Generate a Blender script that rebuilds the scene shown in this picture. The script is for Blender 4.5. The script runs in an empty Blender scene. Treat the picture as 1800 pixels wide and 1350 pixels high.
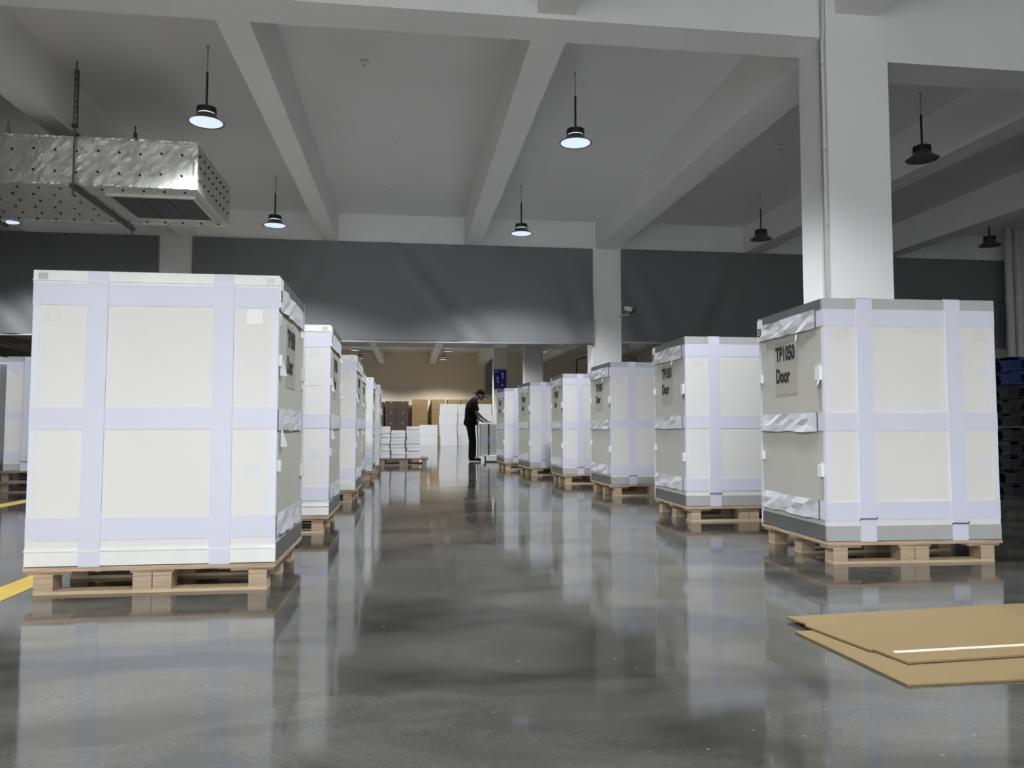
import bpy, bmesh, math, random
from mathutils import Vector, Matrix
random.seed(7)
S = bpy.context.scene
COL = S.collection
R = math.radians

# ------------------------------------------------------------------ camera, world, exposure
cam_d = bpy.data.cameras.new('camera')
cam = bpy.data.objects.new('camera', cam_d); COL.objects.link(cam)
cam.location = (0, 0, 0.78)
cam.rotation_euler = (R(90 + 3.275), 0, R(-7.52))
cam_d.sensor_width = 36.0
cam_d.lens = 36.0 * 1365 / 1800
cam_d.clip_end = 200
S.camera = cam
W = bpy.data.worlds.new('world'); S.world = W; W.use_nodes = True
W.node_tree.nodes['Background'].inputs[0].default_value = (0.945, 0.968, 1, 1)
W.node_tree.nodes['Background'].inputs[1].default_value = 4.85
S.view_settings.view_transform = 'Standard'
S.view_settings.look = 'None'
S.view_settings.gamma = 1.0
S.view_settings.use_curve_mapping = False
S.view_settings.exposure = 0.0
LAMP_W = 580.0          # power of one high-bay lamp
# daylight comes in through the open loading door in the wall behind the camera; this is its sampling portal
DOOR_X0, DOOR_X1, DOOR_Z = -6.0, 5.5, 4.3
pd = bpy.data.lights.new('door_portal', 'AREA'); pd.shape = 'RECTANGLE'; pd.size = DOOR_X1 - DOOR_X0; pd.size_y = DOOR_Z
pd.cycles.is_portal = True
po_ = bpy.data.objects.new('door_portal', pd); COL.objects.link(po_)
po_.location = ((DOOR_X0 + DOOR_X1) / 2, -9.1, DOOR_Z / 2); po_.rotation_euler = (R(90), 0, R(180))
COOL = (0.94, 0.965, 1.0)
WARM = (1.0, 0.965, 0.90)

# ------------------------------------------------------------------ materials
def mat(name, rgb, rough=0.6, metal=0.0, var=0.0, vscale=6.0, bump=0.0, bscale=40.0, spec=0.5,
        emit=None, estr=0.0, stretch=(1, 1, 1), coat=0.0, space='Object', rvar=0.0):
    m = bpy.data.materials.new(name); m.use_nodes = True
    nt = m.node_tree; b = nt.nodes['Principled BSDF']
    b.inputs['Base Color'].default_value = (*rgb, 1)
    b.inputs['Roughness'].default_value = rough
    b.inputs['Metallic'].default_value = metal
    b.inputs['Specular IOR Level'].default_value = spec
    b.inputs['Coat Weight'].default_value = coat
    if emit:
        b.inputs['Emission Color'].default_value = (*emit, 1)
        b.inputs['Emission Strength'].default_value = estr
        m.cycles.emission_sampling = 'NONE'
    if var or bump or rvar:
        tc = nt.nodes.new('ShaderNodeTexCoord'); mp = nt.nodes.new('ShaderNodeMapping')
        mp.inputs['Scale'].default_value = stretch
        nt.links.new(tc.outputs[space], mp.inputs['Vector'])
    if var:
        n = nt.nodes.new('ShaderNodeTexNoise'); n.inputs['Scale'].default_value = vscale
        n.inputs['Detail'].default_value = 6; n.inputs['Roughness'].default_value = 0.6
        nt.links.new(mp.outputs[0], n.inputs['Vector'])
        r = nt.nodes.new('ShaderNodeValToRGB')
        r.color_ramp.elements[0].position = 0.3; r.color_ramp.elements[1].position = 0.7
        r.color_ramp.elements[0].color = (*[c * (1 - var) for c in rgb], 1)
        r.color_ramp.elements[1].color = (*[min(1, c * (1 + var)) for c in rgb], 1)
        nt.links.new(n.outputs['Fac'], r.inputs['Fac']); nt.links.new(r.outputs[0], b.inputs['Base Color'])
        if rvar:
            mr = nt.nodes.new('ShaderNodeMapRange')
            mr.inputs['To Min'].default_value = rough - rvar; mr.inputs['To Max'].default_value = rough + rvar
            nt.links.new(n.outputs['Fac'], mr.inputs['Value']); nt.links.new(mr.outputs[0], b.inputs['Roughness'])
    if bump:
        n2 = nt.nodes.new('ShaderNodeTexNoise'); n2.inputs['Scale'].default_value = bscale
        n2.inputs['Detail'].default_value = 4
        nt.links.new(mp.outputs[0], n2.inputs['Vector'])
        bp = nt.nodes.new('ShaderNodeBump'); bp.inputs['Strength'].default_value = bump
        bp.inputs['Distance'].default_value = 0.02
        nt.links.new(n2.outputs['Fac'], bp.inputs['Height']); nt.links.new(bp.outputs[0], b.inputs['Normal'])
    return m

def floor_mat():
    m = bpy.data.materials.new('polished_concrete'); m.use_nodes = True
    nt = m.node_tree; b = nt.nodes['Principled BSDF']; N = nt.nodes.new; L = nt.links.new
    tc = N('ShaderNodeTexCoord')
    big = N('ShaderNodeTexNoise'); big.inputs['Scale'].default_value = 1.1; big.inputs['Detail'].default_value = 9
    big.inputs['Roughness'].default_value = 0.62; big.inputs['Distortion'].default_value = 0.6
    fine = N('ShaderNodeTexNoise'); fine.inputs['Scale'].default_value = 70; fine.inputs['Detail'].default_value = 3
    mpf = N('ShaderNodeMapping'); mpf.inputs['Scale'].default_value = (0.75, 1.5, 1); L(tc.outputs['Object'], mpf.inputs['Vector'])
    L(mpf.outputs[0], big.inputs['Vector']); L(tc.outputs['Object'], fine.inputs['Vector'])
    r = N('ShaderNodeValToRGB')
    r.color_ramp.elements[0].position = 0.36; r.color_ramp.elements[0].color = (0.034, 0.0335, 0.029, 1)
    r.color_ramp.elements[1].position = 0.66; r.color_ramp.elements[1].color = (0.122, 0.120, 0.107, 1)
    L(big.outputs['Fac'], r.inputs['Fac'])
    mx = N('ShaderNodeMixRGB'); mx.blend_type = 'OVERLAY'; mx.inputs[0].default_value = 0.3
    L(r.outputs[0], mx.inputs[1]); L(fine.outputs['Fac'], mx.inputs[2])
    # pale aggregate specks
    vo = N('ShaderNodeTexVoronoi'); vo.inputs['Scale'].default_value = 9.0; L(tc.outputs['Object'], vo.inputs['Vector'])
    sp = N('ShaderNodeMath'); sp.operation = 'LESS_THAN'; sp.inputs[1].default_value = 0.045; L(vo.outputs['Distance'], sp.inputs[0])
    m2 = N('ShaderNodeMixRGB'); m2.inputs[2].default_value = (0.32, 0.32, 0.3, 1)
    L(mx.outputs[0], m2.inputs[1])
    sf = N('ShaderNodeMath'); sf.operation = 'MULTIPLY'; sf.inputs[1].default_value = 0.45; L(sp.outputs[0], sf.inputs[0])
    L(sf.outputs[0], m2.inputs[0]); L(m2.outputs[0], b.inputs['Base Color'])
    mid = N('ShaderNodeTexNoise'); mid.inputs['Scale'].default_value = 3.2; mid.inputs['Detail'].default_value = 9
    L(tc.outputs['Object'], mid.inputs['Vector'])
    mr = N('ShaderNodeMapRange'); mr.inputs['From Min'].default_value = 0.3; mr.inputs['From Max'].default_value = 0.75
    mr.inputs['To Min'].default_value = 0.045; mr.inputs['To Max'].default_value = 0.12
    L(mid.outputs['Fac'], mr.inputs['Value']); L(mr.outputs[0], b.inputs['Roughness'])
    wv = N('ShaderNodeTexNoise'); wv.inputs['Scale'].default_value = 1.6; wv.inputs['Detail'].default_value = 2
    L(tc.outputs['Object'], wv.inputs['Vector'])
    bp = N('ShaderNodeBump'); bp.inputs['Strength'].default_value = 0.10; bp.inputs['Distance'].default_value = 0.02
    L(wv.outputs['Fac'], bp.inputs['Height']); L(bp.outputs[0], b.inputs['Normal'])
    b.inputs['Specular IOR Level'].default_value = 0.54
    return m

def ply_mat(name, rgb_a, rgb_b, freq=85.0):
    """plywood: thin veneers stacked along Z, with grain noise"""
    m = bpy.data.materials.new(name); m.use_nodes = True
    nt = m.node_tree; b = nt.nodes['Principled BSDF']; N = nt.nodes.new; L = nt.links.new
    tc = N('ShaderNodeTexCoord'); mp = N('ShaderNodeMapping'); mp.inputs['Scale'].default_value = (1.2, 1.2, freq)
    L(tc.outputs['Object'], mp.inputs['Vector'])
    n = N('ShaderNodeTexNoise'); n.inputs['Scale'].default_value = 5; n.inputs['Detail'].default_value = 4
    L(mp.outputs[0], n.inputs['Vector'])
    r = N('ShaderNodeValToRGB'); r.color_ramp.elements[0].position = 0.36; r.color_ramp.elements[1].position = 0.62
    r.color_ramp.elements[0].color = (*rgb_a, 1); r.color_ramp.elements[1].color = (*rgb_b, 1)
    L(n.outputs['Fac'], r.inputs['Fac']); L(r.outputs[0], b.inputs['Base Color'])
    b.inputs['Roughness'].default_value = 0.75
    return m

def foil_mat():
    m = bpy.data.materials.new('foil'); m.use_nodes = True
    nt = m.node_tree; b = nt.nodes['Principled BSDF']; N = nt.nodes.new; L = nt.links.new
    tc = N('ShaderNodeTexCoord')
    n = N('ShaderNodeTexNoise'); n.inputs['Scale'].default_value = 4.5; n.inputs['Detail'].default_value = 12
    n.inputs['Roughness'].default_value = 0.68; n.inputs['Distortion'].default_value = 1.2
    L(tc.outputs['Object'], n.inputs['Vector'])
    v = N('ShaderNodeTexVoronoi'); v.feature = 'DISTANCE_TO_EDGE'; v.inputs['Scale'].default_value = 5.5
    L(tc.outputs['Object'], v.inputs['Vector'])
    ad = N('ShaderNodeMath'); ad.operation = 'MULTIPLY_ADD'; ad.inputs[1].default_value = 0.5
    L(v.outputs['Distance'], ad.inputs[0]); L(n.outputs['Fac'], ad.inputs[2])
    bp = N('ShaderNodeBump'); bp.inputs['Strength'].default_value = 0.5; bp.inputs['Distance'].default_value = 0.03
    L(ad.outputs[0], bp.inputs['Height']); L(bp.outputs[0], b.inputs['Normal'])
    b.inputs['Base Color'].default_value = (0.66, 0.66, 0.63, 1)
    b.inputs['Metallic'].default_value = 0.6; b.inputs['Roughness'].default_value = 0.34
    return m

M = dict(
    floor=floor_mat(),
    paint=mat('white_paint', (0.80, 0.80, 0.79), 0.7, var=0.03, vscale=1.2),
    slab=mat('ceiling_paint', (0.74, 0.74, 0.735), 0.8, var=0.03, vscale=0.6),
    cream=mat('cream_wall_paint', (0.74, 0.68, 0.58), 0.75, var=0.02, vscale=0.5),
    yellow=mat('yellow_line_paint', (0.62, 0.44, 0.07), 0.35, var=0.12, vscale=5),
    curtain=mat('grey_curtain_cloth', (0.165, 0.167, 0.170), 0.62, bump=0.15, bscale=3.0),
    hem=mat('curtain_hem_tube', (0.34, 0.35, 0.36), 0.4, metal=0.2),
    panel=mat('cream_foam_panel', (0.80, 0.793, 0.765), 0.5, var=0.015, vscale=2.5),
    door=mat('beige_grey_door_panel', (0.54, 0.53, 0.47), 0.5, var=0.03, vscale=2),
    tape=mat('lilac_white_tape', (0.72, 0.725, 0.84), 0.42, var=0.015, vscale=3),
    crumple=mat('crumpled_white_tape', (0.70, 0.705, 0.74), 0.4, var=0.05, vscale=8, bump=0.4, bscale=14),
    post=mat('white_corner_profile', (0.77, 0.79, 0.86), 0.4),
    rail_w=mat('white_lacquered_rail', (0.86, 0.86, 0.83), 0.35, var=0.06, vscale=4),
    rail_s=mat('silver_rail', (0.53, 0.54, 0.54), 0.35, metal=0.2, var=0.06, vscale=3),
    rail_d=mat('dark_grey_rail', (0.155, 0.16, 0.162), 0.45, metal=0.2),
    clear=mat('glossy_clear_tape', (0.80, 0.795, 0.765), 0.22, coat=0.35, bump=0.35, bscale=18),
    tape_f=mat('thin_see_through_tape', (0.775, 0.77, 0.785), 0.4),
    tab=mat('white_foam_tab', (0.82, 0.82, 0.80), 0.6),
    ink=mat('black_ink', (0.012, 0.012, 0.013), 0.5),
    grey_ink=mat('grey_ink', (0.33, 0.33, 0.33), 0.5),
    label=mat('taupe_label_film', (0.44, 0.43, 0.375), 0.35),
    ply_edge=ply_mat('plywood_edge', (0.33, 0.225, 0.145), (0.64, 0.50, 0.345)),
    ply_face=mat('plywood_face', (0.60, 0.475, 0.30), 0.7, var=0.12, vscale=5, stretch=(1, 8, 8)),
    ply_old=mat('weathered_plywood', (0.27, 0.22, 0.165), 0.8, var=0.2, vscale=6),
    card=mat('kraft_cardboard', (0.24, 0.172, 0.075), 0.8, var=0.04, vscale=4),
    paper=mat('cream_paper_tape', (0.74, 0.66, 0.52), 0.6),
    carton=mat('tan_carton', (0.185, 0.127, 0.06), 0.75, var=0.05, vscale=3),
    carton_d=mat('dark_brown_carton', (0.036, 0.023, 0.019), 0.7, var=0.1, vscale=3),
    carton_tape=mat('pale_carton_tape', (0.22, 0.17, 0.12), 0.4),
    foam=mat('white_foam', (0.80, 0.80, 0.795), 0.7, var=0.01, vscale=3),
    wrap=mat('shrink_wrapped_sheet', (0.66, 0.665, 0.69), 0.22, var=0.10, vscale=7, bump=0.5, bscale=11),
    foil=foil_mat(),
    pin=mat('black_pin', (0.01, 0.01, 0.01), 0.6),
    vent=mat('dark_grey_grille', (0.05, 0.05, 0.052), 0.6),
    strut=mat('galvanised_strut', (0.12, 0.12, 0.12), 0.45, metal=0.6),
    strut_w=mat('pale_strut', (0.45, 0.45, 0.45), 0.5),
    steel=mat('dark_steel', (0.035, 0.035, 0.036), 0.5, metal=0.3),
    shade=mat('brown_grey_shade', (0.14, 0.13, 0.12), 0.35, metal=0.6),
    shade_in=mat('reflector', (0.5, 0.5, 0.5), 0.3, metal=0.8),
    led=mat('lit_lens', (0.5, 0.55, 0.6), 0.4, emit=(0.72, 0.86, 1.0), estr=0.85),
    led_ring=mat('lit_gap', (0.9, 0.95, 1.0), 0.4, emit=(0.92, 0.96, 1.0), estr=0.9),
    led_warm=mat('lit_lens_warm', (1, 0.95, 0.9), 0.4, emit=(1.0, 0.93, 0.82), estr=1.0),
    led_off=mat('unlit_lens', (0.09, 0.09, 0.088), 0.25, var=0.3, vscale=30),
    plastic_w=mat('white_plastic', (0.72, 0.72, 0.71), 0.4),
    black=mat('black_plastic', (0.012, 0.012, 0.013), 0.4),
    plastic_k=mat('black_pallet_plastic', (0.016, 0.016, 0.018), 0.5),
    plastic_b=mat('blue_pallet_plastic', (0.012, 0.03, 0.12), 0.45),
    blue=mat('blue_sign', (0.005, 0.035, 0.36), 0.35),
    red=mat('red_print', (0.30, 0.02, 0.05), 0.5),
    pipe=mat('grey_white_pipe', (0.62, 0.62, 0.60), 0.4),
    skin=mat('skin', (0.26, 0.15, 0.10), 0.55),
    shirt=mat('black_cotton', (0.006, 0.006, 0.0065), 0.9, spec=0.12),
    trouser=mat('black_trouser_cloth', (0.007, 0.007, 0.008), 0.9, spec=0.12),
    sole=mat('white_sole', (0.7, 0.7, 0.7), 0.5),
    hair=mat('black_hair', (0.01, 0.009, 0.008), 0.6),
    strap_b=mat('blue_strap', (0.03, 0.22, 0.50), 0.35),
    strap_k=mat('navy_strap', (0.02, 0.03, 0.06), 0.4),
    greydoor=mat('grey_door_paint', (0.24, 0.24, 0.235), 0.5),
    slat=mat('white_slat', (0.70, 0.71, 0.72), 0.35),
)

# ------------------------------------------------------------------ mesh helpers
class MB:
    def __init__(s): s.v = []; s.f = []
    def quadbox(s, pts):          # 8 points: bottom 4 then top 4
        b = len(s.v); s.v += [tuple(p) for p in pts]
        for f in ((3, 2, 1, 0), (4, 5, 6, 7), (0, 1, 5, 4), (1, 2, 6, 5), (2, 3, 7, 6), (3, 0, 4, 7)):
            s.f.append(tuple(b + i for i in f))
        return s
    def box(s, x0, x1, y0, y1, z0, z1):
        return s.quadbox([(x0, y0, z0), (x1, y0, z0), (x1, y1, z0), (x0, y1, z0),
                          (x0, y0, z1), (x1, y0, z1), (x1, y1, z1), (x0, y1, z1)])
    def prism(s, poly, z0, z1):
        b = len(s.v); n = len(poly)
        s.v += [(x, y, z0) for x, y in poly] + [(x, y, z1) for x, y in poly]
        s.f.append(tuple(b + i for i in reversed(range(n)))); s.f.append(tuple(b + n + i for i in range(n)))
        for i in range(n):
            j = (i + 1) % n; s.f.append((b + i, b + j, b + n + j, b + n + i))
        return s
    def tube(s, pts, rad, n=10, caps=True):
        pts = [Vector(p) for p in pts]
        if not isinstance(rad, (list, tuple)): rad = [rad] * len(pts)
        b = len(s.v)
        for i, p in enumerate(pts):
            t = (pts[min(i + 1, len(pts) - 1)] - pts[max(i - 1, 0)]).normalized()
            u = t.cross(Vector((0, 0, 1)))
            if u.length < 1e-3: u = t.cross(Vector((0, 1, 0)))
            u.normalize(); w = t.cross(u)
            for k in range(n):
                a = 2 * math.pi * k / n
                s.v.append(tuple(p + (u * math.cos(a) + w * math.sin(a)) * rad[i]))
        for i in range(len(pts) - 1):
            for k in range(n):
                a0 = b + i * n + k; a1 = b + i * n + (k + 1) % n
                s.f.append((a0, a1, a1 + n, a0 + n))
        if caps:
            s.f.append(tuple(b + k for k in reversed(range(n))))
            s.f.append(tuple(b + (len(pts) - 1) * n + k for k in range(n)))
        return s
    def lathe(s, prof, n=32, close=False):     # profile (r, z)
        b = len(s.v)
        for r, z in prof:
            for k in range(n):
                a = 2 * math.pi * k / n; s.v.append((r * math.cos(a), r * math.sin(a), z))
        m = len(prof)
        for i in range(m if close else m - 1):
            for k in range(n):
                i2 = (i + 1) % m; k2 = (k + 1) % n
                s.f.append((b + i * n + k, b + i * n + k2, b + i2 * n + k2, b + i2 * n + k))
        return s
    def ellipsoid(s, c, r, rot=None, nu=14, nv=9):
        b = len(s.v); c = Vector(c); rot = rot or Matrix.Identity(3)
        for i in range(nv + 1):
            th = math.pi * i / nv
            for k in range(nu):
                a = 2 * math.pi * k / nu
                s.v.append(tuple(c + rot @ Vector((r[0] * math.sin(th) * math.cos(a), r[1] * math.sin(th) * math.sin(a), r[2] * math.cos(th)))))
        for i in range(nv):
            for k in range(nu):
                k2 = (k + 1) % nu
                s.f.append((b + i * nu + k, b + (i + 1) * nu + k, b + (i + 1) * nu + k2, b + i * nu + k2))
        return s
    def capsule(s, a, b_, ra, rb, n=12):
        a = Vector(a); b_ = Vector(b_); t = (b_ - a)
        L = t.length; t.normalize(); pts = []; rr = []
        for i in range(5):
            th = math.pi / 2 * (1 - i / 4); pts.append(a - t * ra * math.sin(th)); rr.append(max(ra * math.cos(th), 1e-4))
        for i in range(1, 4):
            q = i / 4; pts.append(a.lerp(b_, q)); rr.append(ra + (rb - ra) * q)
        for i in range(5):
            th = math.pi / 2 * (i / 4); pts.append(b_ + t * rb * math.sin(th)); rr.append(max(rb * math.cos(th), 1e-4))
        return s.tube(pts, rr, n)
    def mesh(s, name):
        me = bpy.data.meshes.new(name); me.from_pydata(s.v, [], s.f); me.validate(); me.update(); return me
    def build(s, name, m, parent=None, smooth=False, loc=None, rot=None, fixn=False):
        me = s.mesh(name)
        if fixn:
            bm = bmesh.new(); bm.from_mesh(me); bmesh.ops.recalc_face_normals(bm, faces=bm.faces); bm.to_mesh(me); bm.free()
        return link(name, me, m, parent, smooth, loc, rot)

def link(name, me, m, parent=None, smooth=False, loc=None, rot=None):
    if m is not None and not me.materials: me.materials.append(M[m])
    if smooth:
        me.polygons.foreach_set('use_smooth', [True] * len(me.polygons))
    o = bpy.data.objects.new(name, me); COL.objects.link(o)
    if parent is not None: o.parent = parent
    if loc: o.location = loc
    if rot: o.rotation_euler = rot
    return o
def tag(o, label, cat, group=None, kind=None):
    if label: o['label'] = label
    if cat: o['category'] = cat
    if group: o['group'] = group
    if kind: o['kind'] = kind
    return o
def thing(name, label, cat, loc=(0, 0, 0), rz=0, group=None):
    o = bpy.data.objects.new(name, None); COL.objects.link(o)
    o.empty_display_size = 0.1; o.location = loc; o.rotation_euler = (0, 0, rz)
    return tag(o, label, cat, group)
def struct(name, mb, m, label=None, **k):
    o = mb.build(name, m, **k); o['kind'] = 'structure'
    if label: o['label'] = label
    return o
def copy_tree(o, parent=None):
    c = o.copy(); COL.objects.link(c); c.parent = parent
    for ch in list(o.children): copy_tree(ch, c)
    return c
_tx = {}
def text_mesh(body, size, xs=1.0, bold=0.0, align='LEFT', spacing=1.0):
    key = (body, size, xs, bold, align)
    if key in _tx: return _tx[key]
    cu = bpy.data.curves.new('lettering', 'FONT'); cu.body = body; cu.size = size; cu.offset = bold
    cu.extrude = 0.0004; cu.align_x = align; cu.resolution_u = 3; cu.space_line = spacing
    ob = bpy.data.objects.new('tmp_text', cu); COL.objects.link(ob)
    dg = bpy.context.evaluated_depsgraph_get(); dg.update()
    me = bpy.data.meshes.new_from_object(ob.evaluated_get(dg)); me.name = 'lettering'
    bpy.data.objects.remove(ob); bpy.data.curves.remove(cu)
    for v in me.vertices: v.co.x *= xs
    me.materials.clear(); _tx[key] = me
    return me

# ------------------------------------------------------------------ the setting
XL, XR, YN, YB = -22.0, 13.15, -9.0, 44.0
SLAB = 5.06
floor = struct('floor', MB().box(XL - .3, XR + .3, YN - .3, YB + .3, -0.3, 0.0), 'floor')
MB().box(-1.985, -1.825, -8, 14.0, 0.0, 0.002).build('line_marking', 'yellow', floor)['label'] = 'yellow painted aisle line beside the nearest left crate'
MB().box(-4.17, -4.0, -6, 9.7, 0.0, 0.002).build('line_marking', 'yellow', floor)['label'] = 'yellow painted aisle line further left'
struct('ceiling', MB().box(XL - .3, XR + .3, YN - .3, YB + .3, SLAB, SLAB + 0.3), 'slab')
struct('wall_right', MB().box(XR, XR + 0.3, YN - .3, YB + .3, 0, SLAB), 'paint')
struct('wall_left', MB().box(XL - 0.3, XL, YN - .3, YB + .3, 0, SLAB), 'paint')
struct('wall_back', MB().box(XL, XR, YB, YB + 0.3, 0, SLAB), 'cream')
struct('wall_front', MB().box(XL, DOOR_X0, YN - 0.3, YN, 0, SLAB).box(DOOR_X1, XR, YN - 0.3, YN, 0, SLAB).box(DOOR_X0, DOOR_X1, YN - 0.3, YN, DOOR_Z, SLAB), 'paint')

COLS_Y = [(-2.75, -2.25), (6.45, 6.95), (15.55, 16.05), (25.05, 25.55), (34.6, 35.1)]
COLS_X = [(-13.3, -12.7), (-4.79, -4.19), (3.735, 4.335)]
ncol = {}
for (y0, y1) in COLS_Y:
    for (x0, x1) in COLS_X:
        if y0 < 0 or (y0 < 10 and x0 < 0): 
            if y0 < 0: continue
        c = struct('column', MB().box(x0, x1, y0, y1, 0, SLAB), 'paint', 'white square concrete column')
        ncol[(x0, y0)] = c
def beam(x0, x1, y0, y1, za, zb=None, lab='white painted ceiling beam'):
    zb = za if zb is None else zb
    t = SLAB + 0.01
    return struct('ceiling_beam', MB().quadbox([(x0, y0, za), (x1, y0, za), (x1, y1, zb), (x0, y1, zb),
                                               (x0, y0, t), (x1, y0, t), (x1, y1, t), (x0, y1, t)]), 'paint', lab)
# cross beams on the column lines
for y0, y1, z in ((-2.7, -2.3, 4.36), (6.5, 6.9, 4.36), (15.56, 15.96, 4.49), (25.1, 25.5, 4.42), (34.65, 35.05, 4.38)):
    for xa, xb in ((XL, -13.3), (-12.7, -4.79), (-4.19, 3.735), (4.335, XR)):
        beam(xa, xb, y0, y1, 4.17 if (xa > 4 and y0 == 6.5) else z, lab='white concrete cross beam between columns')
# beams running away from the camera, bay by bay
LONG = [(-18.2, .3), (-15.7, .3), (-13.0, .4), (-10.2, .3), (-7.35, .3), (-4.27, .30), (-1.57, .29), (1.25, .33), (4.03, .40), (7.2, .36), (10.25, .36)]
for ya, yb, za, zb in ((YN, -2.7, 4.4, 4.4), (-2.3, 6.5, 4.40, 4.40), (6.9, 15.56, 4.362, 4.495), (15.96, 25.1, 4.45, 4.43), (25.5, 34.65, 4.42, 4.4), (35.05, YB, 4.42, 4.42)):
    for xc, w in LONG:
        dz = 0.17 if (abs(xc - 4.03) < .01 and ya < 0) else 0
        if abs(xc - 4.03) < .01 and ya > 0: xx0, xx1 = 3.80, 4.25
        else: xx0, xx1 = xc - w / 2, xc + w / 2
        beam(xx0, xx1, ya, yb, za + dz, zb + dz, 'white ceiling beam running towards the back wall')

# grey door, white slatted shutter, black conduit
d1 = thing('door_1', None, None, (4.5, YB - 0.03, 2.72)); d1['kind'] = 'structure'
MB().box(-.24, .24, -.02, .03, 0, 2.3).build('door_leaf', 'greydoor', d1)
MB().tube([(-.02, -.03, .48), (-.02, -.09, .48), (.15, -.09, .48)], .025, 8).build('handle', 'black', d1)
w1 = thing('window_1', None, None, (6.2, YB - 0.06, 2.2)); w1['kind'] = 'structure'
MB().box(-.9, .9, .03, .06, 0, 1.5).build('shutter_back', 'slat', w1)
sl = MB().quadbox([(-.9, -.04, 0), (.9, -.04, 0), (.9, .03, .0), (-.9, .03, .0), (-.9, -.0, .16), (.9, -.0, .16), (.9, .03, .16), (-.9, .03, .16)]).mesh('slat')
for k in range(8): link('slat', sl, 'slat', w1, loc=(0, 0, k * .185))

# ------------------------------------------------------------------ curtains
def curtain(x0, x1, y, z0, z1, label, seed):
    rnd = random.Random(seed)
    t = thing('curtain', label, 'curtain', (0, 0, 0), group='grey dividing curtains')
    nx, nz = int((x1 - x0) / .07), 26
    mb = MB(); ph = [rnd.uniform(0, 6.28) for _ in range(8)]
    def off(u, v):
        X = x0 + u * (x1 - x0)
        s = .018 * math.sin(X * 1.1 + ph[0] + v * 1.5) * (1 - v) + .010 * math.sin(X * 2.7 + ph[1] - v * 2.2) * (1 - v)
        for e, sg in ((x1, -1), (x0, 1)):       # gathered corners: folds fan down to the lower corners
            dd = abs(e - X)
            s += .035 * math.exp(-dd / .8) * math.sin(dd * 9 + v * 7 * sg + ph[2]) * (1 - v) ** .7
        d0 = X - (x0 + .60 * (x1 - x0)) + 1.6 * (v - .5)
        s += .045 * math.exp(-(d0 / .45) ** 2) * math.sin(d0 * 8) * (1 - abs(v - .45))
        d1_ = X - (x0 + .24 * (x1 - x0)) - .9 * (v - .5)
        s += .030 * math.exp(-(d1_ / .4) ** 2) * math.sin(d1_ * 9) * (1 - abs(v - .4))
        return s
    for side in (0, 1):
        b = len(mb.v)
        for j in range(nz + 1):
            for i in range(nx + 1):
                u, v = i / nx, j / nz
                mb.v.append((x0 + u * (x1 - x0), y + off(u, v) + side * .006, z0 + .02 + v * (z1 - z0 - .02) - .012 * math.sin(u * 7 + ph[3]) * (1 - v)))
        for j in range(nz):
            for i in range(nx):
                a = b + j * (nx + 1) + i
                q = (a, a + 1, a + nx + 2, a + nx + 1)
                mb.f.append(q if side == 0 else q[::-1])
    mb.build('cloth', 'curtain', t, smooth=True)
    MB().tube([(x0, y + .0, z0), (x0 + (x1 - x0) * .5, y, z0 - .01), (x1, y, z0 + .01)], .022, 8).build('hem_tube', 'hem', t, smooth=True)
    cl = MB().box(-.011, .011, -.010, .0, -.016, .016).mesh('clip')
    n = int((x1 - x0) / 1.0)
    for k in range(n): link('clip', cl, 'steel', t, loc=(x0 + (k + .5) * (x1 - x0) / n, y - .004, z1 - .03))
    return t
curtain(-12.68, -4.80, 15.50, 2.53, 4.48, 'dark grey curtain left of the column beneath the silver duct', 1)
curtain(-4.18, 3.73, 15.50, 2.50, 4.485, 'wide dark grey curtain hanging across the middle of the hall', 2)
curtain(4.34, 13.09, 15.50, 2.55, 4.50, 'dark grey curtain right of the far column, behind the right crates', 3)

# ------------------------------------------------------------------ high-bay lamps
def lamp(x, y, zr, lit, label, warm=False, group=None, power=1.0, tilt=0.0):
    t = thing('pendant_lamp', label, 'lamp', (x, y, zr), group=group)
    top = SLAB - zr
    MB().tube([(0, 0, .17), (0, 0, top - .30)], .013, 8).build('rod', 'steel', t, smooth=True)
    MB().tube([(0, 0, top - .30), (0, 0, top)], .008, 8).build('suspension_wire', 'strut_w', t, smooth=True)
    MB().tube([(0, 0, top - .03), (0, 0, top)], .016, 10).build('ceiling_hook', 'strut_w', t)
    MB().lathe([(.0, .19), (.06, .185), (.085, .172), (.088, .165), (.088, .112), (.08, .105), (0, .105)], 28).build('heat_sink', 'steel', t)
    fin = MB()
    for k in range(28):
        a = 2 * math.pi * k / 28; ca, sa = math.cos(a), math.sin(a); w = .004
        p = lambda r, s_, z: (r * ca - s_ * sa, r * sa + s_ * ca, z)
        fin.quadbox([p(.085, -w, .11), p(.108, -w, .11), p(.108, w, .11), p(.085, w, .11), p(.085, -w, .172), p(.104, -w, .172), p(.104, w, .172), p(.085, w, .172)])
    fo = fin.build('cooling_fins', 'steel', t); fo['kind'] = 'stuff'
    MB().lathe([(.092, .106), (.092, .088)], 28).build('light_gap', 'led_ring' if lit and not warm else ('led_warm' if lit else 'shade'), t)
    MB().lathe([(.098, .090), (.106, .068), (.132, .040), (.170, .012), (.192, .0), (.196, .005), (.174, .018), (.138, .046), (.112, .073), (.104, .093)][::-1], 36, close=True
        ).build('shade', 'shade', t, smooth=True)
    MB().lathe([(0.0, .024), (.12, .018), (.176, .007)][::-1], 36).build('lens', ('led_warm' if warm else 'led') if lit else 'led_off', t, smooth=True)
    if lit:
        ld = bpy.data.lights.new('lamp_light', 'SPOT'); ld.energy = LAMP_W * power
        ld.color = WARM if warm else COOL; ld.spot_size = R(137); ld.spot_blend = 0.42; ld.shadow_soft_size = .18
        lo = bpy.data.objects.new('lamp_light', ld); COL.objects.link(lo); lo.parent = t; lo.location = (0, 0, -.01)
    return t
ZL = 4.18
G = 'high-bay pendant lamps'
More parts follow.
